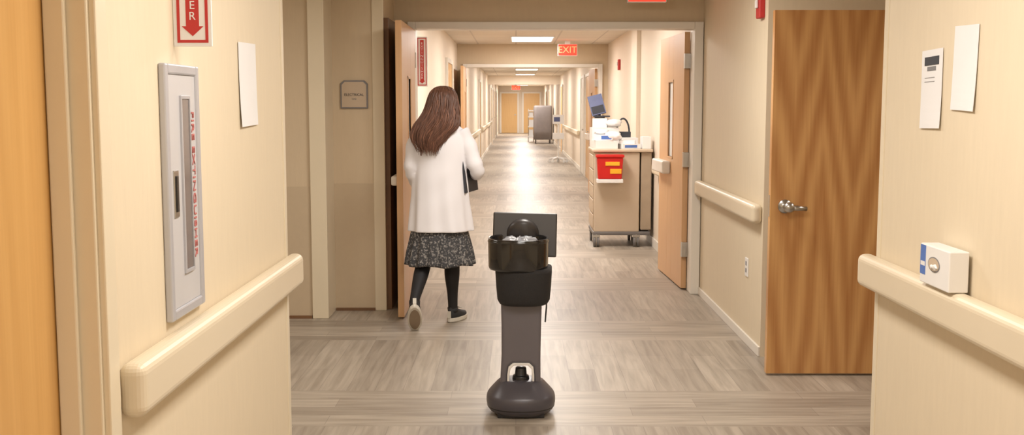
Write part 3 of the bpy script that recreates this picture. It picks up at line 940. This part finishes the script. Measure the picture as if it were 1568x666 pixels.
b = B('skirt', [M_skirt])
sk = interp([(.74, .165, .125), (.68, .19, .14), (.60, .208, .155), (.50, .228, .17), (.425, .240, .18)], 14)
def skring(z, rx, ry, k_):
    ring = []
    for k in range(144):
        a = 2 * math.pi * k / 144
        f_ = 1 + k_ * (0.045 * math.sin(17 * a) + 0.02 * math.sin(9 * a + 1))
        ring.append((-.532 + rx * f_ * math.cos(a), WY + 0.01 + ry * f_ * math.sin(a), z + 0.006 * math.sin(6 * a) * k_))
    return ring
outr = [skring(z, rx, ry, min(1, (.76 - z) / .25)) for z, rx, ry in sk]
inr = [skring(z, rx - .006, ry - .006, min(1, (.76 - z) / .25)) for z, rx, ry in sk[::-1]]
b.loft(outr + inr)
parts.append(b.done())

def shoe(Mx, nm):
    L = 0.252
    def w(t): return 0.028 + 0.016 * math.sin(math.pi * min(1, t * 1.1)) + 0.006 * math.sin(math.pi * t * t)
    N_ = 14
    outl = []
    for i in range(N_ + 1):
        t = i / N_
        yy = -0.06 + L * t
        e = math.sqrt(max(0.0, 1 - (abs(2 * t - 1)) ** 6))
        outl.append((w(t) * max(e, 0.25), yy))
    poly = [(x, y) for x, y in outl] + [(-x, y) for x, y in outl[::-1]]
    b1 = B(nm + '_sole', [M_sole, M_tread])
    b1.loft([[Mx @ V(x * s, 0.066 + (y - 0.066) * s, z) for x, y in poly] for z, s in ((0, .97), (.006, 1.02), (.028, 1.02), (.03, .98))], smooth=False)
    b1.loft([[Mx @ V(x * s, 0.066 + (y - 0.066) * s, z) for x, y in poly] for z, s in ((-.0015, .78), (.002, .80))], 1, smooth=False)
    o1 = b1.done()
    b2 = B(nm + '_upper', [M_shoe, M_sole])
    rings = []
    for i in range(N_ + 1):
        t = i / N_
        yy = -0.058 + (L - .006) * t
        hgt = 0.085 if t < 0.25 else (0.085 - (t - 0.25) / 0.3 * 0.03 if t < 0.55 else 0.055 - (t - 0.55) / 0.45 * 0.028)
        if t < .02: hgt = .07
        ww = w(t) * max(math.sqrt(max(0.0, 1 - abs(2 * t - 1) ** 6)), 0.25) * .97
        ring = []
        for k in range(16):
            a = math.pi * k / 15
            ring.append(Mx @ V(ww * math.cos(a), yy, .026 + (hgt - .026 + .02) * max(0, math.sin(a)) ** .7))
        rings.append(ring)
    b2.loft(rings)
    b2.tube([Mx @ V(0, .0, .07), Mx @ V(0, -.005, .10)], [(.036, .042), (.038, .044)], 16, ref=(0, 1, 0))
    for i in range(4):
        yy = .045 + i * .02
        b2.tube([Mx @ V(-.02, yy, .098 - i * .007), Mx @ V(0, yy, .104 - i * .007), Mx @ V(.02, yy, .098 - i * .007)], [.003] * 3, 6, 1, ref=(0, 1, 0))
    b2.box(-.012, .012, -.063, -.055, .03, .08, 1, Mx)
    o2 = b2.done()
    return [o1, o2]
parts += shoe(Matrix.Translation((-.446, WY + .105, 0.002)) @ Matrix.Rotation(math.radians(-24), 4, 'Z'), 'right_shoe')
toe = Matrix.Translation((-.688, WY - .20, 0.004)) @ Matrix.Rotation(math.radians(5), 4, 'Z') @ Matrix.Rotation(math.radians(-52), 4, 'X') @ Matrix.Translation((0, -.17, 0))
parts += shoe(toe, 'left_shoe')

def hand(nm, Mx, mirror=1, curl=1.0):
    b = B(nm, [M_skin])
    m = mirror
    def P(x, y, z): return Mx @ V(x * m, y, z)
    b.tube([P(0, -.045, 0), P(0, .0, 0), P(0, .03, -.001), P(0, .085, -.003)], [(.026, .020), (.028, .018), (.036, .016), (.040, .013)], 14, ref=Mx.to_3x3() @ V(0, 0, 1))
    for fx, l, st in ((-.029, .070, .082), (-.010, .078, .088), (.010, .073, .086), (.028, .058, .080)):
        y, z, a = st, -.003, 0.25 * curl
        pts = [P(fx, y - .03, z), P(fx, y, z)]
        for sl, da in ((.45, .5), (.30, .6), (.25, .45)):
            y += l * sl * math.cos(a); z -= l * sl * math.sin(a); a += da * curl
            pts.append(P(fx, y, z))
        b.tube(pts, [.009, .009, .0085, .008, .0065], 10, ref=Mx.to_3x3() @ V(1, 0, 0))
    b.tube([P(-.018, .012, -.004), P(-.040, .035, -.012), P(-.050, .060, -.022), P(-.046, .082, -.030)], [.014, .012, .010, .008], 10, ref=Mx.to_3x3() @ V(0, 0, 1))
    o = b.done(remesh=0.0035, smoothit=2)
    bake(o); o.data.materials.clear(); o.data.materials.append(M_skin)
    for pl in o.data.polygons: pl.use_smooth = True
    return o
def frame(loc, ydir, zdir):
    y = Vector(ydir).normalized(); z = Vector(zdir); z = (z - y * z.dot(y)).normalized(); x = y.cross(z)
    M = Matrix((x, y, z)).transposed().to_4x4(); M.translation = loc
    return M
parts.append(hand('right_hand', frame((-.285, WY + .215, 1.037), (0.02, 1, -.05), (1, 0, .1)), 1, 1.1))
parts.append(hand('left_hand', frame((-.693, WY + .20, .93), (0.1, .8, -.55), (-1, 0, 0)), -1, 0.6))

Mx = Matrix.Translation((-.322, WY + .09, 1.045)) @ Matrix.Rotation(math.radians(-13), 4, 'Z') @ Matrix.Rotation(math.radians(-6), 4, 'Y')
b = B('board', [M_inkdk]); b.box(-.006, .006, -.16, .16, -.12, .12, 0, Mx); p = b.done(0.003)
b = B('papers', [M_paper]); b.box(-.0085, -.006, -.15, .13, -.11, .11, 0, Mx); q = b.done()
b = B('clip', [M_steel]); b.box(-.014, -.006, .125, .15, -.05, .05, 0, Mx); r = b.done(0.002)
group('clipboard', [p, q, r], (-.322, WY + .09, 1.045))

hkeys = [  # z, cx, cy, rx, ry
    (1.652, -.499, WY - .005, .016, .020),
    (1.640, -.499, WY - .012, .056, .066),
    (1.610, -.501, WY - .020, .083, .098),
    (1.560, -.503, WY - .032, .100, .104),
    (1.500, -.508, WY - .050, .112, .096),
    (1.440, -.520, WY - .080, .128, .076),
    (1.385, -.543, WY - .105, .140, .058),
    (1.335, -.575, WY - .118, .126, .046),
    (1.285, -.592, WY - .126, .100, .038),
    (1.245, -.592, WY - .130, .068, .030),
    (1.222, -.588, WY - .132, .034, .018)]
hk = interp(hkeys, 40)
b = B('hair', [M_hair])
rings = []
for z, x, y, rx, ry in hk:
    ring = []
    tk = 0.92 if z < 1.5 else 1.0
    for k in range(96):
        a = 2 * math.pi * k / 96
        f_ = 1 + 0.035 * math.sin(11 * a + z * 9) + 0.025 * math.sin(23 * a - z * 14)
        ring.append((x + rx * tk * f_ * math.cos(a), y + ry * tk * f_ * math.sin(a), z))
    rings.append(ring)
b.loft(rings)
parts.append(b.done())
def locks(nm, mat, count, bev, wild):
    cu = D.curves.new(nm, 'CURVE'); cu.dimensions = '3D'; cu.bevel_depth = bev; cu.bevel_resolution = 2
    cu.materials.append(mat)
    for i in range(count):
        a = math.pi + math.pi * random.random() + random.uniform(-.45, .45)
        k0 = random.randint(0, 3); k1 = len(hkeys) - random.choice((0, 0, 0, 1, 1, 2, 3))
        ks = hkeys[k0:k1]
        off = random.uniform(0.95, 1.04)
        da = random.uniform(-.35, .35); ph = random.uniform(0, 6)
        sp = cu.splines.new('BEZIER'); sp.bezier_points.add(len(ks) - 1)
        for j, (z, x, y, rx, ry) in enumerate(ks):
            t = j / len(ks)
            aa = a + da * t + .10 * math.sin(ph + j)
            o_ = off + wild * t * math.sin(ph + j * 0.9)
            bp = sp.bezier_points[j]
            last = (j == len(ks) - 1)
            rx_, ry_ = (max(rx, .060), max(ry, .028)) if j > 5 else (rx, ry)
            bp.co = (x + rx_ * o_ * math.cos(aa), y + ry_ * o_ * math.sin(aa), z - (random.uniform(0, .04) if last else 0))
            bp.handle_left_type = bp.handle_right_type = 'AUTO'
            bp.radius = 1.0 - 0.85 * max(0, (j / (len(ks) - 1) - .6) / .4)
    ho = D.objects.new(nm, cu); scene.collection.objects.link(ho)
    return ho
parts.append(locks('hair_locks', M_hair, 230, 0.0048, 0.16))
parts.append(locks('hair_highlights', M_hair2, 80, 0.0026, 0.22))
group('woman', parts, (-.52, WY, 0))

# ------------------------------------------------------------------ camera
cam = D.cameras.new('camera')
cam.sensor_width = 36
cam.lens = 1640 / 1568 * 36
cam.clip_start = 0.05; cam.clip_end = 200
co = D.objects.new('camera', cam)
scene.collection.objects.link(co)
co.location = (0, 0, 1.53)
co.rotation_euler = (math.radians(90 - 6.02), 0, math.radians(0.21))
scene.camera = co
